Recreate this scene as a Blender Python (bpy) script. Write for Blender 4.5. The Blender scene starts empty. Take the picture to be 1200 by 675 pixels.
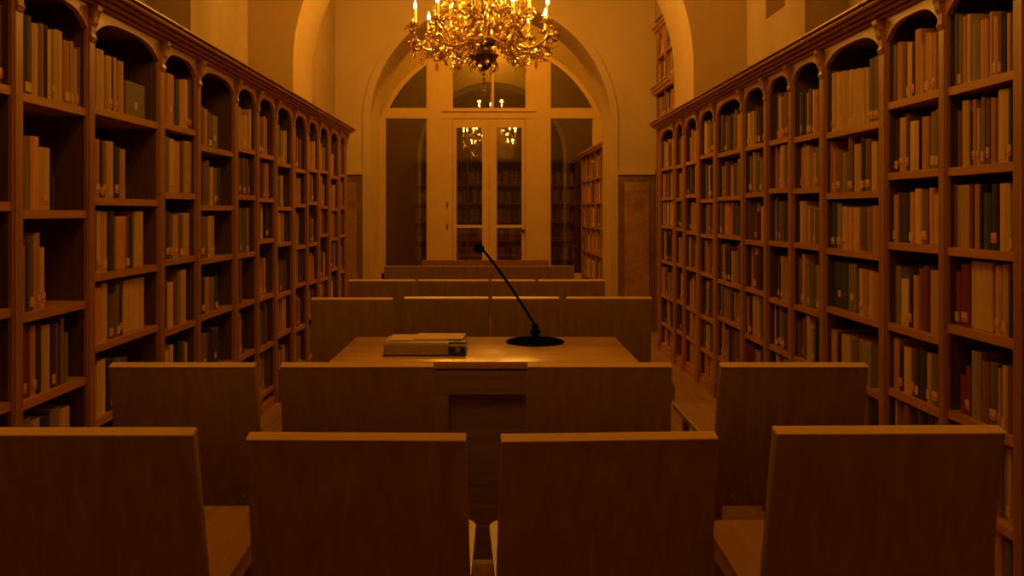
import bpy, bmesh, math, random
from mathutils import Vector, Matrix
random.seed(7)
PI = math.pi
S = bpy.context.scene
COL = S.collection
CAMH = 1.30
F = 1000.0            # focal length in pixels of the 1200 px wide frame
VX, VY = 580.0, 248.0  # vanishing point of the aisle

# ------------------------------------------------------------------ materials
def mat(name, col, rough=0.6, metal=0.0, grain=None, var=0.0, bump=0.0, coat=0.0, scale=1.0, dark=0.6, rnd=0.0):
    m = bpy.data.materials.new(name); m.use_nodes = True
    nt = m.node_tree; b = nt.nodes['Principled BSDF']
    b.inputs['Base Color'].default_value = (*col, 1); b.inputs['Roughness'].default_value = rough
    b.inputs['Metallic'].default_value = metal
    b.inputs['Coat Weight'].default_value = coat; b.inputs['Coat Roughness'].default_value = 0.25
    L = nt.links
    tc = nt.nodes.new('ShaderNodeTexCoord'); mp = nt.nodes.new('ShaderNodeMapping')
    L.new(tc.outputs['Object'], mp.inputs['Vector'])
    fac = None
    if grain:
        g = {'z': (1, 1, .05), 'y': (1, .05, 1), 'x': (.05, 1, 1)}[grain]
        mp.inputs['Scale'].default_value = tuple(k * scale for k in g)
        n = nt.nodes.new('ShaderNodeTexNoise'); n.inputs['Scale'].default_value = 38; n.inputs['Detail'].default_value = 6
        n.inputs['Distortion'].default_value = 0.8; n.inputs['Roughness'].default_value = .62
        L.new(mp.outputs['Vector'], n.inputs['Vector']); fac = n.outputs['Fac']
    elif var > 0:
        mp.inputs['Scale'].default_value = (scale,) * 3
        n = nt.nodes.new('ShaderNodeTexNoise'); n.inputs['Scale'].default_value = 3.0; n.inputs['Detail'].default_value = 7
        n.inputs['Roughness'].default_value = .65
        L.new(mp.outputs['Vector'], n.inputs['Vector']); fac = n.outputs['Fac']
    if fac is not None:
        r = nt.nodes.new('ShaderNodeValToRGB')
        k = dark if grain else 1 - var
        r.color_ramp.elements[0].position = .32; r.color_ramp.elements[0].color = (*[c * k for c in col], 1)
        r.color_ramp.elements[1].position = .68; r.color_ramp.elements[1].color = (*[min(1, c * (2 - k) ** .6) for c in col], 1)
        L.new(fac, r.inputs['Fac']); out = r.outputs['Color']
        if rnd:
            oi = nt.nodes.new('ShaderNodeObjectInfo'); hv = nt.nodes.new('ShaderNodeHueSaturation')
            mr = nt.nodes.new('ShaderNodeMapRange'); mr.inputs['To Min'].default_value = 1 - rnd; mr.inputs['To Max'].default_value = 1 + rnd
            L.new(oi.outputs['Random'], mr.inputs['Value']); L.new(mr.outputs['Result'], hv.inputs['Value'])
            L.new(out, hv.inputs['Color']); out = hv.outputs['Color']
            L.new(oi.outputs['Random'], mp.inputs['Location'])
        L.new(out, b.inputs['Base Color'])
        if bump:
            bp = nt.nodes.new('ShaderNodeBump'); bp.inputs['Strength'].default_value = bump; bp.inputs['Distance'].default_value = .01
            L.new(fac, bp.inputs['Height']); L.new(bp.outputs['Normal'], b.inputs['Normal'])
    return m

PLASTER = mat('plaster', (.49, .355, .18), .85, var=.16, bump=.15, scale=.5)
PLASTER_BAND = mat('plaster_arch', (.60, .44, .22), .8, var=.08, scale=.6)
MARBLE = mat('marble', (.40, .21, .10), .5, var=.5, scale=1.6)
MARBLE_EDGE = mat('marble_edge', (.22, .11, .055), .5, var=.35, scale=3)
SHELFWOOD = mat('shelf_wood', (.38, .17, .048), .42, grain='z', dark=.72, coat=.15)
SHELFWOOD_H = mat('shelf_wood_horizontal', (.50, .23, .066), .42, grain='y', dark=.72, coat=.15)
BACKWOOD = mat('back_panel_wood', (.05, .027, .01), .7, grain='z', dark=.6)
SHADEWOOD = mat('upright_side_shade', (.11, .052, .016), .6, grain='z', dark=.7)  # shade inside the bays, put into the colour of the upright sides
CHAIRWOOD = mat('chair_veneer', (.34, .225, .058), .42, grain='z', dark=.78, rnd=.1, coat=.1)
CHAIREDGE = mat('chair_solid_wood_lit_edge', (.78, .52, .18), .35, grain='x', dark=.8)  # solid wood, brightened so top edges carry a painted highlight
SEATWOOD = mat('seat_veneer', (.42, .24, .085), .4, grain='y', dark=.85, coat=.1)
DARKWOOD = mat('desk_dark_wood', (.24, .15, .04), .5, grain='x', dark=.7)
TABLEWOOD = mat('table_top_wood', (.56, .31, .10), .24, grain='x', dark=.82, coat=.35)
FLOORWOOD = mat('floor_parquet', (.42, .24, .10), .4, grain='y', dark=.7, scale=.5, coat=.1)
FRAMEPAINT = mat('painted_frame', (.68, .48, .24), .5, var=.08)
GOLD = mat('gilt_metal', (.98, .74, .34), .2, metal=.95, var=.2, scale=14)
BRONZE = mat('dark_bronze', (.16, .09, .04), .4, metal=.8, var=.3, scale=14)
STEEL = mat('steel', (.55, .5, .42), .3, metal=1)
CANDLE = mat('candle_sleeve', (.85, .7, .45), .5)
BLACKM = mat('black_plastic', (.004, .004, .004), .6); BLACKM.node_tree.nodes['Principled BSDF'].inputs['Specular IOR Level'].default_value = 0
GREYM = mat('grey_metal', (.30, .21, .21), .4, metal=.2)
DGREY = mat('dark_grey_plastic', (.03, .03, .03), .25)
PAPER = mat('manila_paper', (.75, .5, .22), .7)
WHITE = mat('page_paper', (.55, .42, .24), .9)
TAGW = mat('spine_label_paper', (.66, .44, .2), .8)
TAGR = mat('spine_label_red', (.62, .14, .05), .8)
CRYSTAL = mat('amber_crystal', (.9, .6, .3), .08); CRYSTAL.node_tree.nodes['Principled BSDF'].inputs['Transmission Weight'].default_value = .85

def emis(name, col, st):
    m = bpy.data.materials.new(name); m.use_nodes = True; nt = m.node_tree
    b = nt.nodes['Principled BSDF']; b.inputs['Base Color'].default_value = (*col, 1)
    b.inputs['Emission Color'].default_value = (*col, 1); b.inputs['Emission Strength'].default_value = st
    return m
BULB = emis('lit_bulb', (1, .55, .16), 60)

def glass():
    m = bpy.data.materials.new('window_glass'); m.use_nodes = True; nt = m.node_tree; nt.nodes.clear()
    o = nt.nodes.new('ShaderNodeOutputMaterial'); mx = nt.nodes.new('ShaderNodeMixShader')
    t = nt.nodes.new('ShaderNodeBsdfTransparent'); t.inputs['Color'].default_value = (.75, .75, .7, 1)
    g = nt.nodes.new('ShaderNodeBsdfGlossy'); g.inputs['Roughness'].default_value = .015
    fr = nt.nodes.new('ShaderNodeFresnel'); fr.inputs['IOR'].default_value = 2.5
    nt.links.new(fr.outputs[0], mx.inputs[0]); nt.links.new(t.outputs[0], mx.inputs[1]); nt.links.new(g.outputs[0], mx.inputs[2])
    nt.links.new(mx.outputs[0], o.inputs[0]); return m
GLASS = glass()

BC = {'tan': (.62, .40, .165), 'or': (.58, .28, .085), 'br': (.22, .105, .04), 'dk': (.045, .03, .02), 'ol': (.27, .215, .085),
      'gry': (.16, .14, .11), 'dkg': (.035, .05, .04), 'rd': (.24, .035, .018), 'pl': (.17, .10, .12), 'cr': (.74, .54, .27)}
BN = {'tan': 'tan', 'or': 'orange-brown', 'br': 'brown', 'dk': 'black', 'ol': 'olive', 'gry': 'grey', 'dkg': 'dark green',
      'rd': 'dark red', 'pl': 'plum', 'cr': 'cream'}
BM = {k: mat('book_cloth_' + BN[k].replace('-', '_').replace(' ', '_'), v, .7, grain='z', dark=.8, scale=1.6, rnd=.2) for k, v in BC.items()}

# ------------------------------------------------------------------ mesh builder
class MB:
    def __init__(s): s.v = []; s.f = []; s.mi = []; s.mats = []; s.cur = 0
    def m(s, material):
        if material not in s.mats: s.mats.append(material)
        s.cur = s.mats.index(material); return s
    def add(s, vs, fs, M=None):
        o = len(s.v)
        s.v += [tuple(M @ Vector(v)) for v in vs] if M else [tuple(v) for v in vs]
        s.f += [tuple(i + o for i in f) for f in fs]; s.mi += [s.cur] * len(fs); return s
    def box(s, x0, x1, y0, y1, z0, z1, M=None, bev=0):
        if x0 > x1: x0, x1 = x1, x0
        if y0 > y1: y0, y1 = y1, y0
        if z0 > z1: z0, z1 = z1, z0
        if bev:
            bm = bmesh.new(); bmesh.ops.create_cube(bm, size=1)
            for v in bm.verts:
                v.co = ((x0 + x1) / 2 + v.co.x * (x1 - x0), (y0 + y1) / 2 + v.co.y * (y1 - y0), (z0 + z1) / 2 + v.co.z * (z1 - z0))
            bmesh.ops.bevel(bm, geom=bm.edges[:], offset=bev, segments=2, affect='EDGES', profile=.5)
            return s.bm(bm, M)
        vs = [(x0, y0, z0), (x1, y0, z0), (x1, y1, z0), (x0, y1, z0), (x0, y0, z1), (x1, y0, z1), (x1, y1, z1), (x0, y1, z1)]
        return s.add(vs, [(3, 2, 1, 0), (4, 5, 6, 7), (0, 1, 5, 4), (1, 2, 6, 5), (2, 3, 7, 6), (3, 0, 4, 7)], M)
    def bm(s, bm, M=None):
        bm.verts.index_update()
        s.add([v.co.copy() for v in bm.verts], [tuple(v.index for v in f.verts) for f in bm.faces], M); bm.free(); return s
    def prism(s, pts, d0, d1, plane='xz', M=None):
        """outline pts in a plane, extruded along the remaining axis from d0 to d1"""
        def p(a, b, d): return {'xz': (a, d, b), 'yz': (d, a, b), 'xy': (a, b, d)}[plane]
        n = len(pts); vs = [p(a, b, d0) for a, b in pts] + [p(a, b, d1) for a, b in pts]
        fs = [tuple(range(n)), tuple(range(2 * n - 1, n - 1, -1))] + [(i, i + n, (i + 1) % n + n, (i + 1) % n) for i in range(n)]
        return s.add(vs, fs, M)
    def strip(s, lo, hi, d0, d1, plane='yz', M=None):
        """closed solid between two polylines of equal length (quads, so concave outlines stay clean)"""
        def p(a, b, d): return {'xz': (a, d, b), 'yz': (d, a, b), 'xy': (a, b, d)}[plane]
        n = len(lo); vs = []
        for d in (d0, d1): vs += [p(a, b, d) for a, b in lo] + [p(a, b, d) for a, b in hi]
        fs = []
        for i in range(n - 1):
            fs += [(i, i + 1, n + i + 1, n + i), (2 * n + i, 3 * n + i, 3 * n + i + 1, 2 * n + i + 1),
                   (i, 2 * n + i, 2 * n + i + 1, i + 1), (n + i, n + i + 1, 3 * n + i + 1, 3 * n + i)]
        fs += [(0, n, 3 * n, 2 * n), (n - 1, 3 * n - 1, 4 * n - 1, 2 * n - 1)]
        return s.add(vs, fs, M)
    def tube(s, pts, r, seg=8, M=None, cap=True):
        pts = [Vector(p) for p in pts]; rs = r if isinstance(r, (list, tuple)) else [r] * len(pts); vs = []; n = len(pts)
        up = Vector((0, 0, 1)); a = None
        for i, p in enumerate(pts):
            t = (pts[min(i + 1, n - 1)] - pts[max(i - 1, 0)]).normalized()
            if a is None: a = t.cross(up) if abs(t.dot(up)) < .95 else t.cross(Vector((1, 0, 0)))
            a = (a - t * a.dot(t)).normalized(); b = t.cross(a)
            for k in range(seg):
                w = 2 * PI * k / seg; vs.append(p + (a * math.cos(w) + b * math.sin(w)) * rs[i])
        fs = [(i * seg + k, i * seg + (k + 1) % seg, (i + 1) * seg + (k + 1) % seg, (i + 1) * seg + k) for i in range(n - 1) for k in range(seg)]
        if cap: fs += [tuple(range(seg - 1, -1, -1)), tuple((n - 1) * seg + k for k in range(seg))]
        return s.add(vs, fs, M)
    def lathe(s, prof, seg=20, M=None):
        vs = [(r * math.cos(2 * PI * k / seg), r * math.sin(2 * PI * k / seg), z) for r, z in prof for k in range(seg)]
        n = len(prof)
        fs = [(i * seg + k, i * seg + (k + 1) % seg, (i + 1) * seg + (k + 1) % seg, (i + 1) * seg + k) for i in range(n - 1) for k in range(seg)]
        fs += [tuple(range(seg - 1, -1, -1)), tuple((n - 1) * seg + k for k in range(seg))]
        return s.add(vs, fs, M)
    def build(s, name, material=None, parent=None, smooth=False, loc=None, recalc=True):
        me = bpy.data.meshes.new(name); me.from_pydata(s.v, [], s.f)
        if material is not None and not s.mats: me.materials.append(material)
        else:
            for mm in s.mats: me.materials.append(mm)
            me.polygons.foreach_set('material_index', s.mi)
        if recalc:
            bm = bmesh.new(); bm.from_mesh(me); bmesh.ops.recalc_face_normals(bm, faces=bm.faces[:]); bm.to_mesh(me); bm.free()
        if smooth:
            me.polygons.foreach_set('use_smooth', [True] * len(me.polygons))
            if smooth != 'all': me.set_sharp_from_angle(angle=math.radians(38))
        me.update()
        o = bpy.data.objects.new(name, me); COL.objects.link(o)
        if parent: o.parent = parent
        if loc: o.location = loc
        return o

def empty(name, loc=(0, 0, 0), rz=0):
    o = bpy.data.objects.new(name, None); COL.objects.link(o); o.location = loc; o.rotation_euler = (0, 0, rz)
    o.empty_display_size = .1; return o
def tag(o, label=None, cat=None, group=None, kind=None):
    for k, v in (('label', label), ('category', cat), ('group', group), ('kind', kind)):
        if v: o[k] = v
    return o
def struct(o, label=None, cat=None): return tag(o, label, cat, kind='structure')
def copy_tree(o, parent=None):
    c = o.copy(); COL.objects.link(c); c.parent = parent
    for ch in list(o.children): copy_tree(ch, c)
    return c
def arc(cx, cz, r, a0, a1, n): return [(cx + r * math.cos(a0 + (a1 - a0) * i / n), cz + r * math.sin(a0 + (a1 - a0) * i / n)) for i in range(n + 1)]

# ------------------------------------------------------------------ room shell
XL, XR = -2.16, 2.2
YB = -4.5
H = 4.9
A1, A2 = 7.46, 8.25           # transverse arch, front and back face
B1, B2 = 9.30, 10.0           # back wall with the arched opening
YS = 12.5                     # glazed screen
struct(MB().box(XL - .6, XR + .6, YB - .2, 16.2, -.12, 0).build('floor', FLOORWOOD), 'wooden floor running down the aisle between the bookcases', 'floor')
struct(MB().box(XL - .6, XR + .6, YB - .2, 16.2, H, H + .15).build('ceiling', PLASTER), 'plain plaster ceiling above the reading room', 'ceiling')
def side_wall(name, x, sgn, lab):
    b = MB()
    xo = x + sgn * .45
    # wall with a shallow tall niche, and a slim pilaster next to it
    if sgn < 0:
        b.box(x, xo, 5.92, A1 + .02, 0, H)
    else:
        b.box(x, xo, 5.92, A1 + .02, 0, 2.86); b.box(x + sgn * .16, xo, 5.92, A1 + .02, 2.86, H)
        for ya, yb in ((5.92, 6.34), (6.93, A1 + .02)): b.box(x, x + sgn * .16, ya, yb, 2.86, H)
    b.box(x + sgn * .22, xo, 4.3, 5.92, 0, H)
    b.box(x, xo, YB, 4.3, 0, H)
    b.box(x - sgn * .05, x, 5.92, 6.32, 0, H)
    b.box(x - sgn * .05, x, 3.9, 4.3, 0, H)
    return struct(b.build(name, PLASTER), lab, 'wall')
side_wall('wall_left', XL, -1, 'ochre plaster side wall above the left bookcase')
side_wall('wall_right', XR, 1, 'ochre plaster side wall above the right bookcase')
struct(MB().box(XL - .5, XR + .5, YB - .2, YB, 0, H).build('wall_behind', PLASTER), 'plaster wall closing the room behind the front chairs', 'wall')

def arch_wall(name, x0, x1, y0, y1, cx, r, spring, top, m, lab):
    n = 40; b = MB()
    lo = [(cx - r, 0), (cx - r, spring)] + arc(cx, spring, r, PI, 0, n)[1:-1] + [(cx + r, spring), (cx + r, 0)]
    # outer points, one for every inner point
    hi = []
    for i, (x, z) in enumerate(lo):
        if i == 0: hi.append((x0, 0))
        elif i == len(lo) - 1: hi.append((x1, 0))
        else:
            t = (i - 1) / (len(lo) - 3)
            if t < .25: hi.append((x0, spring + (top - spring) * t / .25))
            elif t > .75: hi.append((x1, spring + (top - spring) * (1 - t) / .25))
            else: hi.append((x0 + (x1 - x0) * (t - .25) / .5, top))
    b.strip(lo, hi, y0, y1, 'xz')
    return struct(b.build(name, m), lab, 'wall')
arch_wall('wall_arch', XL - .3, XR + .3, A1, A2, -.015, 1.75, 2.59, H, PLASTER_BAND, 'wide round plaster arch spanning the aisle behind the chandelier')
# alcove walls between the wide arch and the back wall
struct(MB().box(-2.1, -1.74, A2 - .01, B1 + .02, 0, H).build('wall_alcove_left', PLASTER), 'plaster alcove side wall beyond the wide arch on the left', 'wall')
b = MB(); b.box(2.02, 2.4, A2 - .01, B1 + .02, 0, H); b.box(1.74, 2.02, A2 - .01, B1, 3.36, H)
struct(b.build('wall_alcove_right', PLASTER), 'plaster alcove side wall behind the tall bookcase on the right', 'wall')
arch_wall('wall_back', XL - .3, XR + .3, B1, B2, -.05, 1.31, 2.27, H, PLASTER_BAND, 'plaster back wall with round-arched opening to the glazed door')
# archivolt band round the opening
n = 40
inn = [(-.05 - 1.31, 0), ] + arc(-.05, 2.27, 1.31, PI, 0, n) + [(-.05 + 1.31, 0)]
out = [(-.05 - 1.39, 0), ] + arc(-.05, 2.27, 1.39, PI, 0, n) + [(-.05 + 1.39, 0)]
struct(MB().strip(inn, out, B1 - .018, B1, 'xz').build('trim_1', PLASTER_BAND), 'raised plaster band framing the arched opening', 'trim')
# vestibule
b = MB(); b.box(-2.4, -2.2, B2, 16.1, 0, H); b.box(2.2, 2.4, B2, 16.1, 0, H); b.box(-2.4, 2.4, 15.9, 16.1, 0, H)
struct(b.build('wall_vestibule', PLASTER), 'walls of the passage beyond the arched opening', 'wall')
# marble dados
def dado(x0, x1, name, lab):
    root = empty(name, ((x0 + x1) / 2, B1, 0)); struct(root, lab, 'wall panel')
    w = (x1 - x0) / 2
    b = MB(); b.box(-w, w, -.03, -.001, 0, 1.70); b.build('slab_border', MARBLE_EDGE, root)
    b = MB(); b.box(-w + .06, w - .06, -.045, -.03, .2, 1.62, bev=.004); b.build('slab', MARBLE, root)
    b = MB(); b.box(-w - .012, w + .004, -.055, -.001, 1.70, 1.735, bev=.004); b.box(-w - .004, w, -.04, -.001, 1.735, 1.76)
    b.build('cap_moulding', PLASTER_BAND, root)
dado(-1.735, -1.39 - .05, 'trim_2', 'tall veined marble wall panel left of the arched opening')
dado(1.345, 1.735, 'trim_3', 'tall veined marble wall panel right of the arched opening')

# ------------------------------------------------------------------ glazed screen with double door
CX = -.06
def sx(px): return (px - 575) * .0125 + CX
def sz(py): return (VY - py) * .0125 + CAMH
# wall around the screen
RS, ZS = 1.72, 2.09
arch_wall('wall_screen', -2.25, 2.25, YS - .05, YS + .25, CX, RS, ZS, H, PLASTER, 'plaster wall holding the glazed arched screen')
win = empty('window_1', (CX, YS, 0)); struct(win, 'large arched glazed screen with pale painted frame around the double door', 'window')
def wl(px): return sx(px) - CX
FR = MB()
y0, y1 = -.03, .05
a_in = arc(0, ZS, 1.65, 0, PI, 40); a_out = arc(0, ZS, RS + .001, 0, PI, 40)
FR.strip(a_in, a_out, y0 - .003, y1 + .003, 'xz')
FR.box(-RS, wl(452), y0, y1, 0, sz(139)); FR.box(wl(694), RS, y0, y1, 0, sz(139))
for x0_, x1_ in ((500, 517), (628, 645)):
    FR.box(wl(x0_), wl(x1_), y0 - .02, y1, 0, ZS + 1.40)
    FR.box(wl(x0_) + .03, wl(x1_) - .03, y0 - .032, y0 - .02, .3, ZS + 1.3)
FR.box(wl(517), wl(530.5), y0, y1, 0, ZS + 1.5); FR.box(wl(615.5), wl(628), y0, y1, 0, ZS + 1.5)
FR.box(-1.58, 1.58, y0 - .01, y1, sz(139) , sz(127)); FR.box(wl(517), wl(628), y0 - .035, y0 - .01, sz(131), sz(128))
FR.box(wl(575.8), wl(578.6), y0, y1, sz(127), ZS + 1.64)
FR.box(-1.6, wl(500), y0, y1, 0, .4); FR.box(wl(645), 1.6, y0, y1, 0, .4)
FR.build('window_frame', FRAMEPAINT, win)
def clip_pane(x0, x1, z0, r=1.655):
    pts = [(x0, z0), (x1, z0)]
    for i in range(17):
        x = x1 + (x0 - x1) * i / 16; pts.append((x, ZS + math.sqrt(max(0, r * r - x * x))))
    return pts
for x0_, x1_ in ((452, 500), (645, 694)):
    MB().box(wl(x0_), wl(x1_), .0, .006, .4, sz(139)).build('side_pane', GLASS, win)
    MB().prism(clip_pane(wl(x0_), wl(x1_), sz(127)), .0, .006, 'xz').build('arched_pane', GLASS, win)
for x0_, x1_ in ((530.5, 575.8), (578.6, 615.5)):
    MB().prism(clip_pane(wl(x0_), wl(x1_), sz(127)), .0, .006, 'xz').build('transom_pane', GLASS, win)
door = empty('door_1', (CX, YS, 0)); struct(door, 'pale painted double door with tall glass panes under the arched screen', 'door')
for k, (x0_, x1_, p0, p1) in enumerate(((531, 572.8, 535, 565), (573.2, 615, 582, 611))):
    b = MB(); ya, yb = -.045, 0
    b.box(wl(x0_), wl(p0), ya, yb, .02, sz(140)); b.box(wl(p1), wl(x1_), ya, yb, .02, sz(140))
    b.box(wl(p0), wl(p1), ya, yb, sz(150), sz(140)); b.box(wl(p0), wl(p1), ya, yb, sz(267), sz(263.5)); b.box(wl(p0), wl(p1), ya, yb, .02, sz(306))
    b.box(wl(p0) + .03, wl(p1) - .03, ya - .012, ya, .15, sz(312))
    leaf = b.build('door_leaf', FRAMEPAINT, door)
    b = MB()
    for za, zb in ((sz(263.5), sz(150)), (sz(306), sz(267))): b.box(wl(p0), wl(p1), -.022, -.017, za, zb)
    b.build('glass_pane', GLASS, leaf)
b = MB(); M_ = Matrix.Translation((wl(613), -.05, 1.02)) @ Matrix.Rotation(PI / 2, 4, 'X')
b.lathe([(.012, 0), (.012, .02), (.026, .03), (.028, .045), (.018, .055)], 12, M_); b.build('door_knob', BRONZE, door, True)
for hz in (1.4, 1.08):
    b = MB(); b.box(wl(524) - .012, wl(524) + .012, -.045, -.03, hz - .04, hz + .04, bev=.003); b.build('door_hinge', BRONZE, door)

# ------------------------------------------------------------------ bookcases
STUFF = {}   # material key -> builder of the many small books
stuffmb = MB()
BOOKS = []   # candidates
def xoff(px): return px - VX
left_posts = [(-60, -37), (14, 27), (102, 111), (186, 193), (230, 235), (274, 279), (300, 303.6), (321.6, 325), (342, 346), (359, 361.5), (372.5, 375), (385, 387.5), (396.6, 398.8), (404.5, 406)]
right_posts = [(1187, 1202), (1100, 1109.5), (1030, 1039), (960.5, 967), (924, 929), (895, 900), (868, 872), (836, 840), (816.4, 820), (800, 803), (789, 791.8), (772, 774.2)]
AL, AR = 1.50, 1.55
def zl(px): return AL * F / (VX - px)
def zr(px): return AR * F / (px - VX)
LP = [(zl(a), zl(b)) for a, b in left_posts]
RP = [(zr(b), zr(a)) for a, b in right_posts]
# extra bays nearer than the photograph's edge, so that the run carries on past the frame
LP = [(1.66, 1.72)] + LP
RP = [(1.55, 1.61), (2.02, 2.08)] + RP
LS = {0: [1.69, 1.33, 1.0, .71, .40, .12], 1: [1.69, 1.33, 1.0, .71, .40, .12],
      2: [1.68, 1.305, .973, .693, .40, .12], 3: [1.697, 1.353, 1.064, .795, .512, .14], 4: [1.708, 1.389, 1.079, .756, .45, .12],
      5: [1.642, 1.334, 1.056, .765, .45, .12], 6: [1.684, 1.40, 1.05, .754, .44, .12], 7: [1.677, 1.39, 1.12, .75, .42, .12]}
RSH = {0: [1.73, 1.45, 1.18, .90, .62, .34, .08], 1: [1.73, 1.45, 1.18, .90, .62, .34, .08],
       2: [1.725, 1.45, 1.178, .914, .62, .34, .08], 3: [1.73, 1.453, 1.18, .861, .605, .33, .08], 4: [1.669, 1.386, 1.13, .857, .564, .28, .08],
       5: [1.685, 1.42, 1.14, .82, .55, .28, .08], 6: [1.70, 1.43, 1.137, .816, .55, .28, .08]}
NSH_T = .028
DEPTH = .245
def cornice_profile(s):
    """outward offset and height: four rolls stepping out and up, a groove between each"""
    p = [(0, 2.066)]
    for i in range(4):
        cx, cz, r = .008 + .021 * i, 2.075 + .0135 * i, .0105
        for k in range(6):
            w = -PI / 2 + PI * .62 * k / 5; p.append((cx + r * math.cos(w), cz + r * math.sin(w)))
        p.append((cx + .001, cz + .0095))
    p += [(.094, 2.127), (.094, 2.134), (0, 2.136)]
    return p

def bookcase(side, posts, shelves, A, label):
    s = -1 if side == 'left' else 1          # sign of X; front faces the aisle
    Y0, Y1 = posts[0][0], posts[-1][1]
    root = empty('bookcase', (s * (A + DEPTH / 2), (Y0 + Y1) / 2, 0)); tag(root, label, 'bookcase')
    ox, oy = root.location.x, root.location.y
    T = Matrix.Translation((-ox, -oy, 0))
    fx = s * A; bx = s * (A + DEPTH)
    def P(d): return fx - s * d              # d metres out from the front plane into the aisle
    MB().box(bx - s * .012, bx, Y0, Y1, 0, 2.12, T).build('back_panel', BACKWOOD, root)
    for i, (a, b_) in enumerate(posts):
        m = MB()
        m.m(SHADEWOOD).box(P(-.012), bx - s * .013, a + .002, b_ - .002, 0, 2.065, T)
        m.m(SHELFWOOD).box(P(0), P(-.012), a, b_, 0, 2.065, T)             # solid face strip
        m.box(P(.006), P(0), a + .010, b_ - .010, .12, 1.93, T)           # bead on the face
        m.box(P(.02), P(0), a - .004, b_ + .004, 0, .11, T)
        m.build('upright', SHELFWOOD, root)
        # carved corbel
        c = (a + b_) / 2; w = min(.018, (b_ - a) / 2 * .62); m = MB()
        prof = [(0, 1.925), (.010, 1.93), (.014, 1.945), (.010, 1.96), (.012, 1.985), (.020, 2.0), (.024, 2.03), (.034, 2.045), (.036, 2.064), (0, 2.064)]
        m.prism([(P(d), z) for d, z in prof], c - w, c + w, 'xz', T)
        m.tube([(P(.017), c - w - .004, 2.03), (P(.017), c + w + .004, 2.03)], .009, 8, T)
        m.tube([(P(.009), c - w - .003, 1.945), (P(.009), c + w + .003, 1.945)], .006, 8, T)
        m.build('corbel', SHELFWOOD, root)
    for i in range(len(posts) - 1):
        ya, yb = posts[i][1], posts[i + 1][0]
        sh = shelves.get(i) or [z + random.uniform(-.035, .035) for z in (shelves['g'])][:-1] + [shelves['g'][-1]]
        shelves[i] = sh
        for z in sh:
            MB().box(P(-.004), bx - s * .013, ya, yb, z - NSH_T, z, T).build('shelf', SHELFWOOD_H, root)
        # arched valance
        n = 14; W = yb - ya; lo = []
        for k in range(n + 1):
            t = k / n; lo.append((ya + W * t, 1.972 + .064 * (1 - abs(2 * t - 1) ** 3.6)))
        hi = [(y, 2.065) for y, z in lo]
        MB().strip(lo, hi, P(.002), P(-.02), 'yz', T).build('arched_valance', SHELFWOOD_H, root)
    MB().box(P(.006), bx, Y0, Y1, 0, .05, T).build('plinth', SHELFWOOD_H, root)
    m = MB(); pr = cornice_profile(s)
    m.prism([(P(d), z) for d, z in pr], Y0 - .03, Y1 + .03, 'xz', T)
    m.box(P(0), bx, Y0 - .01, Y1 + .01, 2.066, 2.134, T)
    for a, b_ in posts:                       # the moulding breaks forward over each upright
        c = (a + b_) / 2
        m.prism([(P(d + .003), z + .0005) for d, z in pr], c - .006, c + .006, 'xz', T)
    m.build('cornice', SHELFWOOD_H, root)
    return root
LS['g'] = [1.66, 1.36, 1.07, .75, .44, .12]; RSH['g'] = [1.69, 1.42, 1.14, .83, .55, .28, .08]
bookcase('left', LP, LS, AL, 'long reddish-brown bookcase with arched bays along the left of the aisle')
bookcase('right', RP, RSH, AR, 'long reddish-brown bookcase with arched bays along the right of the aisle')

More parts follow.
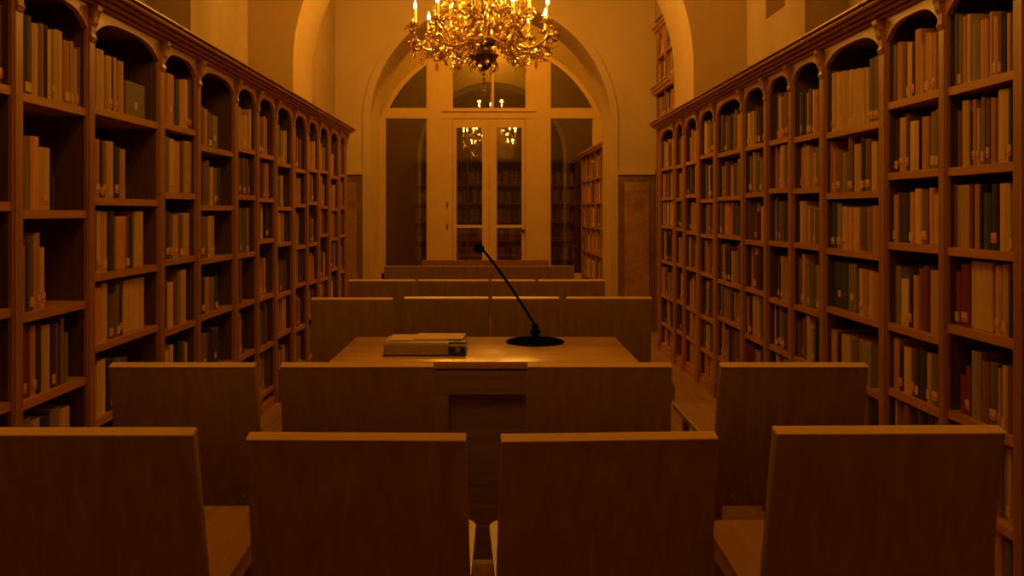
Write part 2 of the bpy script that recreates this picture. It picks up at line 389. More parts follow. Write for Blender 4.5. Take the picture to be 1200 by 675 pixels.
# books: measured ones (x0, x1, top, colour) on the nearest bays
ML = {(2, 0): [(28, 38, 18, 'dk'), (39, 46, 28, 'tan'), (47, 53, 28, 'br'), (53.5, 57, 30, 'dk'), (57, 61, 35, 'tan'), (61, 64.5, 36, 'ol'), (65, 74.5, 36, 'tan'), (76, 82.5, 48, 'or'), (83.5, 87.5, 49, 'tan'), (88, 92, 58, 'tan'), (93, 97, 56, 'ol')],
      (2, 1): [(28, 35, 176, 'ol'), (37, 47, 160, 'or'), (47, 60, 173, 'tan'), (61.5, 64, 207, 'dk')],
      (2, 2): [(27.3, 30, 288, 'ol'), (30, 35, 290, 'dk'), (35, 40, 285, 'br'), (40, 43, 276, 'tan'), (43, 48, 273, 'or'), (48.5, 53.5, 290, 'tan')],
      (2, 3): [(27.3, 31, 386, 'rd'), (31, 37, 388, 'rd'), (37, 43, 382, 'or'), (43, 50, 384, 'dkg'), (50, 60, 381, 'tan'), (61, 65, 380, 'dk'), (66, 69, 379, 'br'), (70, 72, 382, 'rd'), (72, 76, 372, 'ol'), (77, 81, 390, 'ol')],
      (2, 4): [(28, 38, 490, 'ol'), (38.5, 48, 491, 'tan'), (49, 60, 488, 'dk'), (60, 71, 479, 'ol'), (71.5, 83, 478, 'tan')],
      (3, 0): [(111.5, 113.5, 58, 'ol'), (114, 117, 57, 'tan'), (118, 123, 59, 'tan'), (126, 132, 66, 'tan'), (132.5, 134, 67, 'br'), (134, 137.5, 68, 'tan'), (139, 146, 72, 'or'), (147.5, 170, 98, 'gry')],
      (3, 1): [(111.5, 118, 163, 'or'), (118.5, 121, 166, 'dk'), (121, 124, 167, 'br'), (126, 134, 166, 'tan'), (135, 139, 171, 'dk'), (139.5, 141, 173, 'br'), (142, 148, 175, 'tan')],
      (3, 2): [(111.5, 114, 247, 'br'), (114, 119, 247, 'tan'), (119.5, 126.5, 248, 'tan'), (127, 135, 247, 'dk'), (136, 147.5, 254, 'or'), (148, 152, 253, 'br'), (152, 157, 254, 'dk'), (158, 168, 248, 'tan')],
      (3, 3): [(111.5, 120, 337, 'or'), (120, 127, 332, 'tan'), (128, 133, 345, 'gry'), (133, 137, 343, 'br'), (137, 141, 334, 'ol'), (141, 144, 334, 'dk'), (145, 169, 327, 'tan')],
      (3, 4): [(111.5, 114, 430, 'tan'), (115, 125, 422, 'cr'), (127, 137, 420, 'dkg'), (137.5, 150, 420, 'br')],
      (4, 0): [(196, 204, 87, 'or'), (205.5, 211, 93, 'dk'), (212, 216, 94, 'or'), (217, 221, 94, 'tan'), (222, 226, 95, 'br')],
      (4, 1): [(193.7, 199, 160, 'gry'), (200, 205, 163, 'tan'), (205, 211.5, 166, 'or'), (213, 216, 165, 'pl'), (217, 225, 166, 'tan')],
      (4, 2): [(193.7, 200, 247, 'dk'), (200, 204, 250, 'br'), (204, 210, 252, 'tan'), (211, 215, 252, 'br'), (215, 222, 250, 'tan')],
      (4, 3): [(193.7, 197, 332, 'dk'), (197, 204, 331, 'tan'), (204, 209, 325, 'br'), (209, 213, 318, 'ol'), (213, 219, 316, 'tan')],
      (5, 0): [(237, 240, 125, 'br'), (240.5, 244, 128, 'or'), (245, 248, 132, 'br'), (249, 255, 136, 'ol')],
      (5, 1): [(236, 239, 195, 'dk'), (239.5, 243, 190, 'br'), (243, 246, 188, 'gry'), (247, 251, 196, 'or'), (251, 255, 197, 'br'), (255, 259, 197, 'dk')],
      (5, 2): [(236, 240, 254, 'br'), (240, 245, 254, 'br'), (245, 248, 253, 'tan'), (248, 252, 253, 'tan')],
      (5, 3): [(236, 241, 327, 'dk'), (241, 246, 325, 'or'), (247, 252, 325, 'ol'), (252, 256, 324, 'dkg')],
      (5, 4): [(236, 243, 393, 'br'), (243, 248, 390, 'dk'), (249, 256, 385, 'dk')]}
MR = {(2, 0): [(1112, 1117, 12, 'tan'), (1118, 1121, 16, 'gry'), (1122, 1126, 18, 'ol'), (1127, 1131, 20, 'or'), (1132, 1136, 17, 'tan'), (1138, 1146, 24, 'ol'), (1147, 1156, 23, 'or'), (1159, 1162, 14, 'tan'), (1163, 1168, 19, 'or'), (1169, 1173, 14, 'br'), (1175, 1178, 20, 'dkg'), (1179, 1183, 16, 'tan')],
      (2, 1): [(1114, 1120, 131, 'dk'), (1121, 1125, 130, 'br'), (1126, 1134, 118, 'tan'), (1136, 1139, 130, 'dk'), (1139, 1143, 117, 'or'), (1144, 1147, 127, 'tan'), (1149, 1153, 114, 'ol'), (1155, 1159, 116, 'br'), (1160, 1165, 115, 'or'), (1168, 1180, 105, 'tan'), (1181, 1185, 104, 'dkg')],
      (2, 2): [(1114, 1120, 216, 'br'), (1120, 1134, 217, 'tan'), (1135, 1139, 216, 'rd'), (1141, 1146, 216, 'or'), (1147, 1150, 217, 'dk'), (1151, 1160, 226, 'dkg'), (1161, 1168, 216, 'dk'), (1170, 1182, 215, 'tan'), (1182.5, 1186.5, 222, 'ol')],
      (2, 3): [(1115, 1119, 320, 'br'), (1119, 1124, 318, 'rd'), (1125, 1136, 310, 'rd'), (1138, 1163, 307, 'tan'), (1165, 1172, 312, 'or'), (1173, 1180, 310, 'tan'), (1181, 1185, 328, 'dk')],
      (2, 4): [(1124, 1130, 440, 'rd'), (1131, 1136, 430, 'rd'), (1137, 1148, 412, 'ol'), (1149, 1158, 424, 'br'), (1159, 1168, 425, 'gry'), (1169, 1172, 432, 'or'), (1173, 1179, 429, 'tan'), (1180, 1186, 432, 'br')],
      (3, 0): [(1041, 1049, 54, 'ol'), (1050, 1056, 50, 'or'), (1057, 1061, 52, 'br'), (1062, 1067, 50, 'tan'), (1068, 1071, 50, 'dk'), (1071, 1078, 31, 'or'), (1079, 1081, 52, 'tan'), (1083, 1089, 39, 'or'), (1090, 1092, 41, 'tan'), (1092, 1096, 39, 'or')],
      (3, 1): [(1042, 1047, 143, 'dkg'), (1048, 1052, 140, 'dk'), (1053, 1060, 138, 'or'), (1061, 1064, 134, 'br'), (1065, 1075, 142, 'tan'), (1076, 1078, 140, 'dk'), (1079, 1087, 137, 'or'), (1090, 1095, 131, 'ol'), (1095.5, 1099, 128, 'br')],
      (3, 2): [(1046, 1051, 228, 'tan'), (1052, 1054, 226, 'br'), (1056, 1064, 226, 'dk'), (1065, 1070, 225, 'or'), (1071, 1078, 221, 'tan'), (1079, 1086, 223, 'br'), (1088, 1092, 220, 'or'), (1093, 1099, 228, 'tan')],
      (3, 3): [(1048, 1054, 312, 'ol'), (1055, 1063, 327, 'cr'), (1064, 1068, 322, 'dk'), (1069, 1075, 323, 'or'), (1076, 1080, 315, 'br'), (1081, 1087, 312, 'rd'), (1089, 1099, 317, 'tan')],
      (3, 4): [(1046, 1052, 396, 'or'), (1053, 1057, 408, 'dk'), (1058, 1066, 407, 'tan'), (1067, 1071, 410, 'br'), (1072, 1076, 410, 'dkg'), (1077, 1084, 410, 'dk'), (1085, 1090, 414, 'tan'), (1092, 1099, 415, 'gry')],
      (4, 0): [(968 + k * 2.9, 968 + k * 2.9 + 2.55, 86 - k * .45 + (k % 3) * .5, 'tan') for k in range(17)] + [(1018, 1023, 69, 'gry'), (1023.5, 1029, 66, 'br')],
      (4, 1): [(968, 974, 160, 'or'), (975, 978, 176, 'or'), (979, 985, 178, 'br'), (986, 992, 179, 'ol'), (993, 998, 160, 'br'), (1000, 1007, 169, 'tan'), (1008, 1012, 162, 'dk'), (1013, 1019, 163, 'br'), (1020, 1026, 166, 'tan')],
      (4, 2): [(971, 979, 236, 'dkg'), (980, 985, 238, 'ol'), (986, 992, 242, 'tan'), (993, 998, 243, 'or'), (999, 1006, 243, 'tan'), (1007, 1014, 242, 'br'), (1015, 1020, 242, 'ol'), (1021, 1029, 241, 'or')],
      (4, 3): [(969, 993, 308, 'dkg'), (994, 1003, 310, 'ol'), (1006, 1010, 315, 'tan'), (1012, 1016, 316, 'or'), (1017, 1023, 318, 'tan'), (1024, 1029, 320, 'or')],
      (4, 4): [(968, 979, 386, 'tan'), (980, 984, 390, 'dk'), (986, 996, 393, 'tan'), (998, 1006, 402, 'br'), (1007, 1020, 400, 'ol')]}
FILL = {'left': {(6, 0): .95, (6, 1): .9, (6, 2): .8, (6, 3): .6, (6, 4): .6, (8, 1): .6, (3, 5): .6}, 'right': {}}
PAL = ['tan'] * 7 + ['or'] * 5 + ['br'] * 6 + ['ol'] * 4 + ['dk'] * 3 + ['gry'] * 2 + ['dkg', 'rd', 'cr', 'pl', 'cr']

def visible_px(side, y, z, a):
    s = -1 if side == 'left' else 1
    px = VX + s * a * F / y; py = VY - (z - CAMH) * F / y
    if px < 0 or px > 1200 or py > 675 or py < -5: return None
    if px < 237 and py > 508: return None
    if 126 < px < 300 and py > 432: return None
    if 843 < px < 1020 and py > 430: return None
    if px > 900 and py > 505 and px < 1183: return None
    if 360 < px < 460 and py > 352: return None
    if 404 < px < 500 and py > 330: return None
    return px, py

def fill_books(side, posts, shelves, A, measured):
    s = -1 if side == 'left' else 1
    for i in range(len(posts) - 1):
        ya, yb = posts[i][1] + .004, posts[i + 1][0] - .004
        sh = shelves[i]
        for r, z in enumerate(sh):
            top = (sh[r - 1] - NSH_T if r else 1.99) - .012
            if (i, r) in measured:
                L = []
                for (p0, p1, pt, c) in measured[(i, r)]:
                    inset = .022 if abs(p1 - p0) < 20 else .03
                    a = A + inset
                    y0, y1 = a * F / abs(p0 - VX), a * F / abs(p1 - VX)
                    y0, y1 = min(y0, y1), max(y0, y1)
                    y0, y1 = max(y0, ya), min(y1, yb)
                    if y1 - y0 < .007: continue
                    h = CAMH + (VY - pt) / ((abs(p0 - VX) + abs(p1 - VX)) / 2) * a - z
                    L.append([y0, y1, min(max(h, .12), top - z), c, inset])
                L.sort(); last = ya
                for q in L:
                    if q[0] < last + .0006:
                        sft = last + .0006 - q[0]; q[0] += sft; q[1] = max(q[1], q[0] + .008)
                    last = q[1]
            else:
                L = []
                fl = FILL[side].get((i, r), random.uniform(.8, .98) if side == 'left' else random.uniform(.92, 1.0))
                y = ya + random.uniform(0, .01); end = ya + (yb - ya) * fl
                base = random.uniform(.2, .25); runc = None
                while y < end - .012:
                    t = random.choice((random.uniform(.014, .026), random.uniform(.022, .04), random.uniform(.034, .058)))
                    if y + t > end: t = end - y
                    if t < .01: break
                    c = runc or random.choice(PAL)
                    h = min(base + random.gauss(0, .018) if random.random() > .12 else base + .035, top - z, .30)
                    L.append([y, y + t, max(h, .14), c, random.uniform(.010, .045)])
                    y += t + random.uniform(.0015, .0055)
                    if random.random() < .06: y += random.uniform(.01, .025)
                    runc = c if random.random() < .22 else None
            for n_, (y0, y1, h, c, inset) in enumerate(L):
                vis = visible_px(side, (y0 + y1) / 2, z + h * .7, A)
                w = abs(A * F / y0 - A * F / y1); area = w * h * F / y0 if vis else 0
                BOOKS.append(dict(side=side, s=s, A=A, bay=i, row=r, n=n_, N=len(L), y0=y0, y1=y1, z=z, h=h, c=c, inset=inset, area=area, d=min(.21, DEPTH - inset - .02) - random.uniform(0, .03), tag_=random.random()))
fill_books('left', LP, LS, AL, ML)
fill_books('right', RP, RSH, AR, MR)

def book_mesh(cov, pag, tg, t, h, d, M, tagp, red):
    """local frame: spine at x=0 facing +x, pages towards -x, thickness along y"""
    k = .0025; n = 6
    bulge = min(.005, t * .18)
    o = [(-bulge + bulge * math.sin(PI * j / n), -t / 2 + t * j / n) for j in range(n + 1)]
    poly_in = [(-.006, t / 2 - k), (-.006, -t / 2 + k)]
    # spine strip and two boards
    cov.prism(o + poly_in, 0, h, 'xy', M)
    cov.box(-d, -.0055, -t / 2, -t / 2 + k, 0, h, M); cov.box(-d, -.0055, t / 2 - k, t / 2, 0, h, M)
    pag.box(-d + .005, -.0065, -t / 2 + k + .0002, t / 2 - k - .0002, .003, h - .005, M)
    if tagp:
        w = min(t * .8, .035) / 2; zz = .008 + tagp * .04
        tg.box(-.0005 if w * 2 < t * .6 else -bulge * .5, .0012, -w, w, zz, zz + .032, M)
        if red is not None: red.box(0, .0019, -w * .85, w * .85, zz + .004, zz + .013, M)

BOOKS.sort(key=lambda b: -b['area'])
ORD = ['first', 'second', 'third', 'fourth', 'fifth', 'sixth', 'seventh', 'eighth', 'ninth', 'tenth', 'eleventh', 'twelfth', 'thirteenth', 'fourteenth', 'fifteenth', 'sixteenth', 'seventeenth', 'eighteenth', 'nineteenth', 'twentieth', 'twenty-first', 'twenty-second', 'twenty-third', 'twenty-fourth']
SHN = ['top', 'second', 'third', 'fourth', 'fifth', 'sixth', 'bottom']
mbs = {}
for rank, bk in enumerate(BOOKS):
    t = bk['y1'] - bk['y0']; x = bk['s'] * (bk['A'] + bk['inset']); y = (bk['y0'] + bk['y1']) / 2
    R_ = Matrix.Rotation(0 if bk['s'] < 0 else PI, 4, 'Z')
    tg = bk['tag_'] if bk['tag_'] < .38 and t > .012 else 0
    if rank < 300 and bk['area'] > 0:
        cov, pag, lab, red = MB(), MB(), MB(), MB()
        if t > .075:   # box file
            cov.box(-bk['d'], 0, -t / 2, t / 2, 0, bk['h'], bev=.003)
            o = cov.build('box_file', BM[bk['c']]); kind = 'box file'
            m = MB(); m.box(0, .0015, -.014, .014, bk['h'] * .25, bk['h'] * .25 + .03); m.build('spine_label', TAGW, o)
            m = MB(); m.box(-bk['d'] + .004, -.004, -t / 2 + .004, t / 2 - .004, bk['h'] - .001, bk['h'] + .002, bev=0); m.build('lid', BM['br'], o)
        else:
            book_mesh(cov, pag, lab, t, bk['h'], bk['d'], None, tg, red if tg > .2 else None)
            o = cov.build('book', BM[bk['c']]); pag.build('page_block', WHITE, o); kind = 'book'
            if tg:
                l = lab.build('spine_label', TAGW, o)
                if red.v: red.build('label_band', TAGR, l)
        o.location = (x, y, bk['z'] + .0005); o.rotation_euler = (0, 0, 0 if bk['s'] < 0 else PI)
        pos = bk['n'] if bk['side'] == 'left' else bk['N'] - 1 - bk['n']
        bayn = bk['bay'] - 1 if bk['side'] == 'left' else bk['bay'] - 2
        bayt = ORD[bayn] + ' bay from front' 
        size = 'wide' if kind == 'box file' else ('thick' if t > .04 else 'thin' if t < .02 else ('tall' if bk['h'] > .25 else 'upright'))
        tag(o, f"{size} {BN[bk['c']]} {kind}, {ORD[pos]} from left, {SHN[bk['row']]} shelf, {bayt}, {bk['side']} bookcase", kind.split()[-1] if kind == 'book' else 'box file',
            f"books on the {bk['side']} bookcase" if kind == 'book' else 'box files on the shelves')
    else:
        M = Matrix.Translation((x, y, bk['z'] + .0005)) @ R_
        one = stuffmb.m(BM[bk['c']])
        class V:  # thin view that switches material per call
            def __init__(s_, m_): s_.m_ = m_
            def prism(s_, *a): stuffmb.m(s_.m_).prism(*a)
            def box(s_, *a): stuffmb.m(s_.m_).box(*a)
        book_mesh(V(BM[bk['c']]), V(WHITE), V(TAGW), t, bk['h'], bk['d'], M, tg, None)

# ------------------------------------------------------------------ small free-standing bookcases at the back
def plain_books(x0, x1, z, top, M):
    """row of books along local x, spines on local -y"""
    x = x0
    base = random.uniform(.2, .24)
    while x < x1 - .02:
        t = min(random.uniform(.02, .05), x1 - x); h = min(base + random.gauss(0, .018), top - z - .01)
        c = random.choice(PAL); MM = M @ Matrix.Translation((x + t / 2, .012 + random.uniform(0, .02), z + .0005)) @ Matrix.Rotation(-PI / 2, 4, 'Z')
        book_mesh(V(BM[c]), V(WHITE), V(TAGW), t, h, .16, MM, random.choice((0, .3)), None)
        x += t + .0015
def small_case(loc, rz, W, Hh, nb, shelves_, lab, crown=None):
    root = empty('bookcase', loc, rz); tag(root, lab, 'bookcase')
    M = Matrix.Translation(loc) @ Matrix.Rotation(rz, 4, 'Z')
    D = .24
    MB().box(0, W, D - .012, D, 0, Hh).build('back_panel', BACKWOOD, root)
    xs = [W * k / nb for k in range(nb + 1)]
    for k, xx in enumerate(xs):
        xa = min(max(xx - .014, 0), W - .028)
        MB().box(xa, xa + .028, 0, D - .013, 0, Hh).build('upright', SHELFWOOD, root)
    zs = sorted(shelves_)
    for k in range(nb):
        xa = xs[k] + (.028 if k == 0 else .014); xb = xs[k + 1] - (.028 if k == nb - 1 else .014)
        for j, z in enumerate(zs):
            MB().box(xa, xb, .004, D - .013, z - .024, z).build('shelf', SHELFWOOD_H, root)
            plain_books(xa + .002, xb - .002, z, (zs[j + 1] if j + 1 < len(zs) else Hh - .02) - .024, M)
        if crown:
            n = 10; lo = [(xa + (xb - xa) * q / n, Hh - .03 - .3 * abs(2 * q / n - 1) ** 2.2) for q in range(n + 1)]
            MB().strip(lo, [(a, Hh) for a, _ in lo], -.004, .015, 'xz').build('arched_valance', SHELFWOOD_H, root)
    m = MB()
    m.box(-.0, W, -.03, D, Hh, Hh + .03); m.box(0, W, -.05, D, Hh + .03, Hh + .055)
    m.build('cornice', SHELFWOOD_H, root)
    if crown:
        m = MB(); m.box(0, W, -.06, -.002, crown, crown + .03); m.box(0, W, -.04, -.002, crown - .03, crown); m.box(0, W, -.075, -.002, crown + .03, crown + .045)
        m.build('middle_cornice', SHELFWOOD_H, root)
    return root
# right alcove, spines face the aisle (-X): local x runs towards the camera, local -y = world -X
small_case((1.745, 9.23, 0), -PI / 2, .93, 3.22, 2, [.1, .42, .74, 1.06, 1.38, 1.7, 2.0, 2.3, 2.66, 2.96], 'tall narrow bookcase in the right alcove beside the marble panel', crown=2.58)
# passage beyond the opening, slightly turned
ang = math.atan2(10.08 - 12.42, 1.31 - 1.255)
small_case((1.255, 12.40, 0), ang, 2.30, 2.08, 5, [.1, .42, .76, 1.1, 1.42, 1.74], 'bookcase in the passage beyond the arch, before the right side pane')
# the library beyond the glass: shelves along the far wall
small_case((-1.5, 15.6, 0), 0, 3.0, 2.2, 6, [.1, .44, .78, 1.12, 1.46, 1.80], 'distant bookcase seen dimly through the glass of the door')
st = stuffmb.build('book_rows', None); tag(st, 'closely packed rows of small distant books filling the remaining shelves of every bookcase', 'books', kind='stuff')

# ------------------------------------------------------------------ chairs
def chair_proto():
    root = empty('wooden_chair')
    # back board: leans back towards its rear (-y), slightly wider at the foot
    bm = bmesh.new(); bmesh.ops.create_cube(bm, size=1)
    zt, zb = .846, .395; yt, yb_ = 0.0, .085; wt, wb, th = .449, .465, .028
    for v in bm.verts:
        top = v.co.z > 0; w = wt if top else wb
        v.co = Vector((v.co.x * w, (yt if top else yb_) + (0.5 + v.co.y) * th, zt - (.006 if v.co.y < 0 else 0) if top else zb))
    bmesh.ops.bevel(bm, geom=bm.edges[:], offset=.004, segments=2, affect='EDGES', profile=.5)
    m = MB(); m.bm(bm); back = m.build('backrest', CHAIRWOOD, root, True)
    m = MB()
    for sx_ in (-1, 1): m.lathe([(.006, 0), (.006, .003), (.003, .005)], 10, Matrix.Translation((sx_ * .17, .0775 - .001, .43)) @ Matrix.Rotation(PI / 2, 4, 'X'))
    m.build('bolt', STEEL, back, True)
    # lipping along the top of the board, pale colour paints in the light
    m = MB(); m.prism([(-.0006, .8385), (.0285, .8405), (.0285, .8485), (.0265, .8502), (.0012, .8425), (-.0008, .841)], -.2238, .2238, 'yz'); m.build('top_edge', CHAIREDGE, back)
    # seat: rounded front corners
    r = .05; pts = [(-.225, .115), (.225, .115)] + arc(.225 - r, .55 - r, r, 0, PI / 2, 6) + arc(-.225 + r, .55 - r, r, PI / 2, PI, 6)
    Mseat = Matrix.Translation((0, 0, .455)) @ Matrix.Rotation(.05, 4, 'X')
    MB().prism(pts, -.018, 0, 'xy', Mseat).build('seat', SEATWOOD, root)
    for s_ in (-1, 1):
        m = MB(); m.tube([(s_ * .200, .135, 0), (s_ * .203, .128, .44), (s_ * .206, .098, .56), (s_ * .208, .072, .69)], [.015, .017, .016, .012], 10)
        m.build('leg', CHAIRWOOD, root, True)
        m = MB(); m.tube([(s_ * .205, .50, 0), (s_ * .20, .485, .456)], [.014, .017], 10); m.build('leg', CHAIRWOOD, root, True)
        m = MB(); m.box(s_ * .205 - .01, s_ * .205 + .01, .13, .49, .41, .44, bev=.003); m.build('side_rail', CHAIREDGE, root)
    m = MB(); m.box(-.2, .2, .47, .49, .405, .44, bev=.003); m.build('front_rail', CHAIREDGE, root)
    return root
proto = chair_proto(); used = [False]
def chair(x0, x1, ytop, y, label, group, rz=0):
    """x0, x1: pixel edges of the back's top; ytop pixel of the top edge"""
    o = proto if not used[0] else copy_tree(proto); used[0] = True
    X = ((x0 + x1) / 2 - VX) * y / F; w = (x1 - x0) * y / F
    o.location = (X, y, 0); o.rotation_euler = (0, 0, rz); o.scale = (w / .449, 1, (CAMH - (ytop - VY) * y / F) / .846)
    return tag(o, label, 'chair', group)
G = 'plywood chairs in rows facing the far door'
chair(-44, 226, 507, 1.70, 'brown wooden chair at the front left, cut by the photo edge', G, math.radians(0))
chair(287, 546, 513, 1.745, 'dark wooden chair in the front row, left of the narrow central gap', G, math.radians(-1))
chair(587, 844, 513, 1.745, 'dark wooden chair in the front row, right of the narrow central gap', G, math.radians(3))
chair(909, 1181, 505, 1.68, 'large dark wooden chair at the front right before the near shelves', G, math.radians(1))
chair(127, 298, 428, 2.54, 'wooden chair in second row nearest the left bookcase', G)
chair(328, 508, 428, 2.54, 'second-row wooden chair in front of the table below the grey device', G)
chair(618, 788, 428, 2.54, 'second-row wooden chair in front of the table below the microphone', G)
chair(845, 1018, 428, 2.54, 'wooden chair in second row nearest the right bookcase', G)
chair(364, 460, 350, 4.57, 'wooden chair behind the table at its far left corner', G)
chair(473, 572.5, 349, 4.57, 'wooden chair behind the table directly above the grey device', G)
chair(576.5, 655, 349, 4.57, 'narrower wooden chair behind the table crossed by the microphone neck', G)
chair(664, 764, 349, 4.57, 'wooden chair behind the table at its far right corner', G)
chair(408, 487, 328.5, 5.72, 'leftmost wooden chair in the fourth row beyond the table', G)
chair(490, 573, 328.5, 5.72, 'fourth-row wooden chair second from left, near the mic head', G)
chair(575.5, 627.5, 328.5, 5.72, 'narrow fourth-row wooden chair just right of the centre line', G)
chair(631, 709, 328.5, 5.72, 'rightmost wooden chair in the fourth row beyond the table', G)
def bench(x0, x1, ytop, y, label, wood=None):
    r = empty('bench', (((x0 + x1) / 2 - VX) * y / F, y, 0)); tag(r, label, 'bench'); w = (x1 - x0) * y / F / 2; zt = CAMH - (ytop - VY) * y / F
    m = MB(); m.box(-w, w, 0, .026, zt - .42, zt, bev=.004); m.build('backrest', wood or CHAIRWOOD, r)
    m = MB(); m.box(-w, w, -.001, .027, zt - .001, zt + .004, bev=.001); m.build('top_edge', wood or CHAIREDGE, r)
    m = MB(); m.box(-w, w, .026, .42, .43, .455, bev=.004); m.build('seat', SEATWOOD, r)
    for s_ in (-1, 1):
        m = MB(); m.box(s_ * (w - .05) - .02, s_ * (w - .05) + .02, .03, .38, 0, .4295); m.build('side_panel', CHAIREDGE, r)
bench(450, 673, 312.5, 7.14, 'long wooden bench spanning the aisle in the fifth row')
bench(494, 643, 305.5, 8.0, 'shorter reddish wooden bench closest to the glazed door', SHELFWOOD)

# ------------------------------------------------------------------ table
tb = empty('panelled_table', (-.04, 3.44, 0)); tag(tb, 'wooden table with glossy honey-coloured top carrying the gooseneck microphone', 'table')
m = MB(); m.box(-.57, .57, -.31, .31, .722, .75, bev=.005); m.build('table_top', TABLEWOOD, tb, True)
m = MB(); m.box(-.545, .545, -.29, -.27, .62, .722); m.box(-.545, .545, .27, .29, .62, .722); m.box(-.545, -.525, -.27, .27, .62, .722); m.box(.525, .545, -.27, .27, .62, .722)
m.build('apron', DARKWOOD, tb)
# wide lower rail with rounded ends
pts = [(-.755, .60), (-.56, .60), (-.56, .630), (.55, .630), (.55, .605)] + arc(.70 - .012, .605 + .012, .012, -PI / 2, 0, 3) + arc(.70 - .035, .685 - .035, .035, 0, PI / 2, 5) + [(.55, .69), (.55, .715), (-.56, .715), (-.56, .72), (-.755, .72)]
MB().prism(pts, -.312, -.291, 'xz').build('modesty_rail', DARKWOOD, tb)
m = MB(); m.box(-.30, .34, -.285, -.265, .02, .64); fp = m.build('front_panel', DARKWOOD, tb)
m = MB(); m.box(-.205, -.13, -.3115, -.2855, .02, .6295); m.box(.26, .34, -.3115, -.2855, .02, .6295); m.box(-.13, .26, -.3, -.286, .02, .14)
m.box(.055, .065, -.289, -.2852, .14, .6295)
m.build('panel_frame', DARKWOOD, fp)
for sx_ in (-1, 1):
    for sy_ in (-1, 1):
        m = MB(); m.box(sx_ * .51 - .024, sx_ * .51 + .024, sy_ * .255 - .014, sy_ * .255 + .014, 0, .62, bev=.003); m.build('leg', DARKWOOD, tb)

# low bench right of the table
lb = empty('low_bench', (.98, 3.46, 0)); tag(lb, 'low plain wooden bench between the table and the right bookcase', 'bench')
m = MB(); m.box(-.20, .24, -.29, .29, .435, .46, bev=.006); m.build('seat', SEATWOOD, lb)
for sx_ in (-1, 1):
    for sy_ in (-1, 1):
        m = MB(); m.tube([(.02 + sx_ * .18, sy_ * .25, 0), (.02 + sx_ * .17, sy_ * .24, .436)], .016, 10); m.build('leg', CHAIRWOOD, lb, True)

# device on the table
dv = empty('conference_unit', (-.262, 3.34, .75)); tag(dv, 'grey metal electronic unit with black rounded end lying on the table', 'device')
m = MB(); pr = [(-.095, 0), (.09, 0), (.09, .045), (.07, .052), (-.06, .052), (-.074, .048), (-.084, .040)]
m.prism(pr, -.163, .085, 'yz'); m.build('body', GREYM, dv)
m = MB(); m.box(-.166, .153, -.0975, .09, .0002, .0055, bev=.001); m.build('base_strip', DGREY, dv)
m = MB(); pr = [(-.093, 0.0)] + [(.093, 0.0)] + arc(.063, .023, .03, 0, PI / 2, 5) + arc(-.063, .023, .03, PI / 2, PI, 5)
m.prism(pr, .0855, .150, 'yz'); m.build('end_cap', DGREY, dv, True)
m = MB(); m.prism(arc(.120, .026, .011, -PI / 2, PI / 2, 8) + [(.112, .037), (.112, .015)], -.0945, -.0925, 'xz'); m.build('cap_highlight', GREYM, dv)  # pale D piece, a highlight modelled onto the black end cap
m = MB(); m.prism([(-.0962, .006), (-.0945, .006), (-.0846, .036), (-.0868, .036)], -.150, .078, 'yz'); m.build('front_grille', mat('grille', (.32, .23, .22), .5, metal=.2, var=.2, scale=40), dv)
m = MB(); M_ = Matrix.Rotation(.06, 4, 'Z')
m.box(-.145, .08, -.05, .105, .0535, .0555, M_); m.box(-.05, .14, -.04, .11, .056, .059, Matrix.Rotation(-.05, 4, 'Z'))
o = m.build('paper_folder', PAPER); o.location = (-.262, 3.34, .75); tag(o, 'flat manila paper folders lying on top of the grey unit', 'folder')

# gooseneck microphone
mc = empty('gooseneck_microphone', (.170, 3.60, .75)); tag(mc, 'black gooseneck microphone on a round dish base on the table', 'microphone')
m = MB(); m.lathe([(.122, 0), (.122, .004), (.11, .009), (.06, .015), (.024, .022), (.02, .024)], 40); m.build('base', BLACKM, mc, True)
m = MB(); m.lathe([(.016, .022), (.018, .03), (.014, .04), (.012, .06), (.016, .064), (.013, .072), (.008, .076)], 20)
m.tube([(-.022, -.01, .045), (.022, -.01, .045)], .007, 10); m.build('swivel_joint', BLACKM, mc, True)
pts = []
for k in range(17):
    t = k / 16; pts.append((-.225 * (t + .16 * t * (t - 1) * -1) , 0, .068 + .325 * t + .11 * t * (1 - t)))
m = MB(); m.tube(pts, .0055, 8); m.build('gooseneck', BLACKM, mc, True)
m = MB(); MH = Matrix.Translation(pts[-1]) @ Matrix.Rotation(math.radians(-80), 4, 'Y') @ Matrix.Scale(.82, 4)
m.lathe([(.008, -.012), (.017, -.004), (.0215, .012), (.022, .026), (.017, .038), (.008, .044)], 20, MH); m.build('microphone_head', BLACKM, mc, True)

# ------------------------------------------------------------------ chandelier
CS = 1.126; CH = Vector((-.093, 7.15, 0)); 
ch = empty('chandelier', (CH.x, CH.y, 2.23)); ch.scale = (CS, CS, CS); tag(ch, 'ornate gilt chandelier with lit candle bulbs hanging over the aisle', 'chandelier')
Z0 = 2.1
def z(v): return v - Z0
rnd = random.Random(3)
m = MB()
m.lathe([(.004, z(2.32)), (.03, z(2.33)), (.055, z(2.36)), (.09, z(2.40)), (.11, z(2.435)), (.085, z(2.455)), (.055, z(2.47)), (.05, z(2.50)), (.085, z(2.515)), (.088, z(2.54)), (.05, z(2.56)), (.035, z(2.64)), (.06, z(2.70)), (.09, z(2.76)), (.06, z(2.83)), (.03, z(2.9)), (.03, z(3.1)), (.06, z(3.15)), (.03, z(3.2)), (.02, z(3.42)), (.035, z(3.45)), (.012, z(3.48))], 24)
m.build('central_stem', BRONZE, ch, True)
m = MB(); nlink = 17
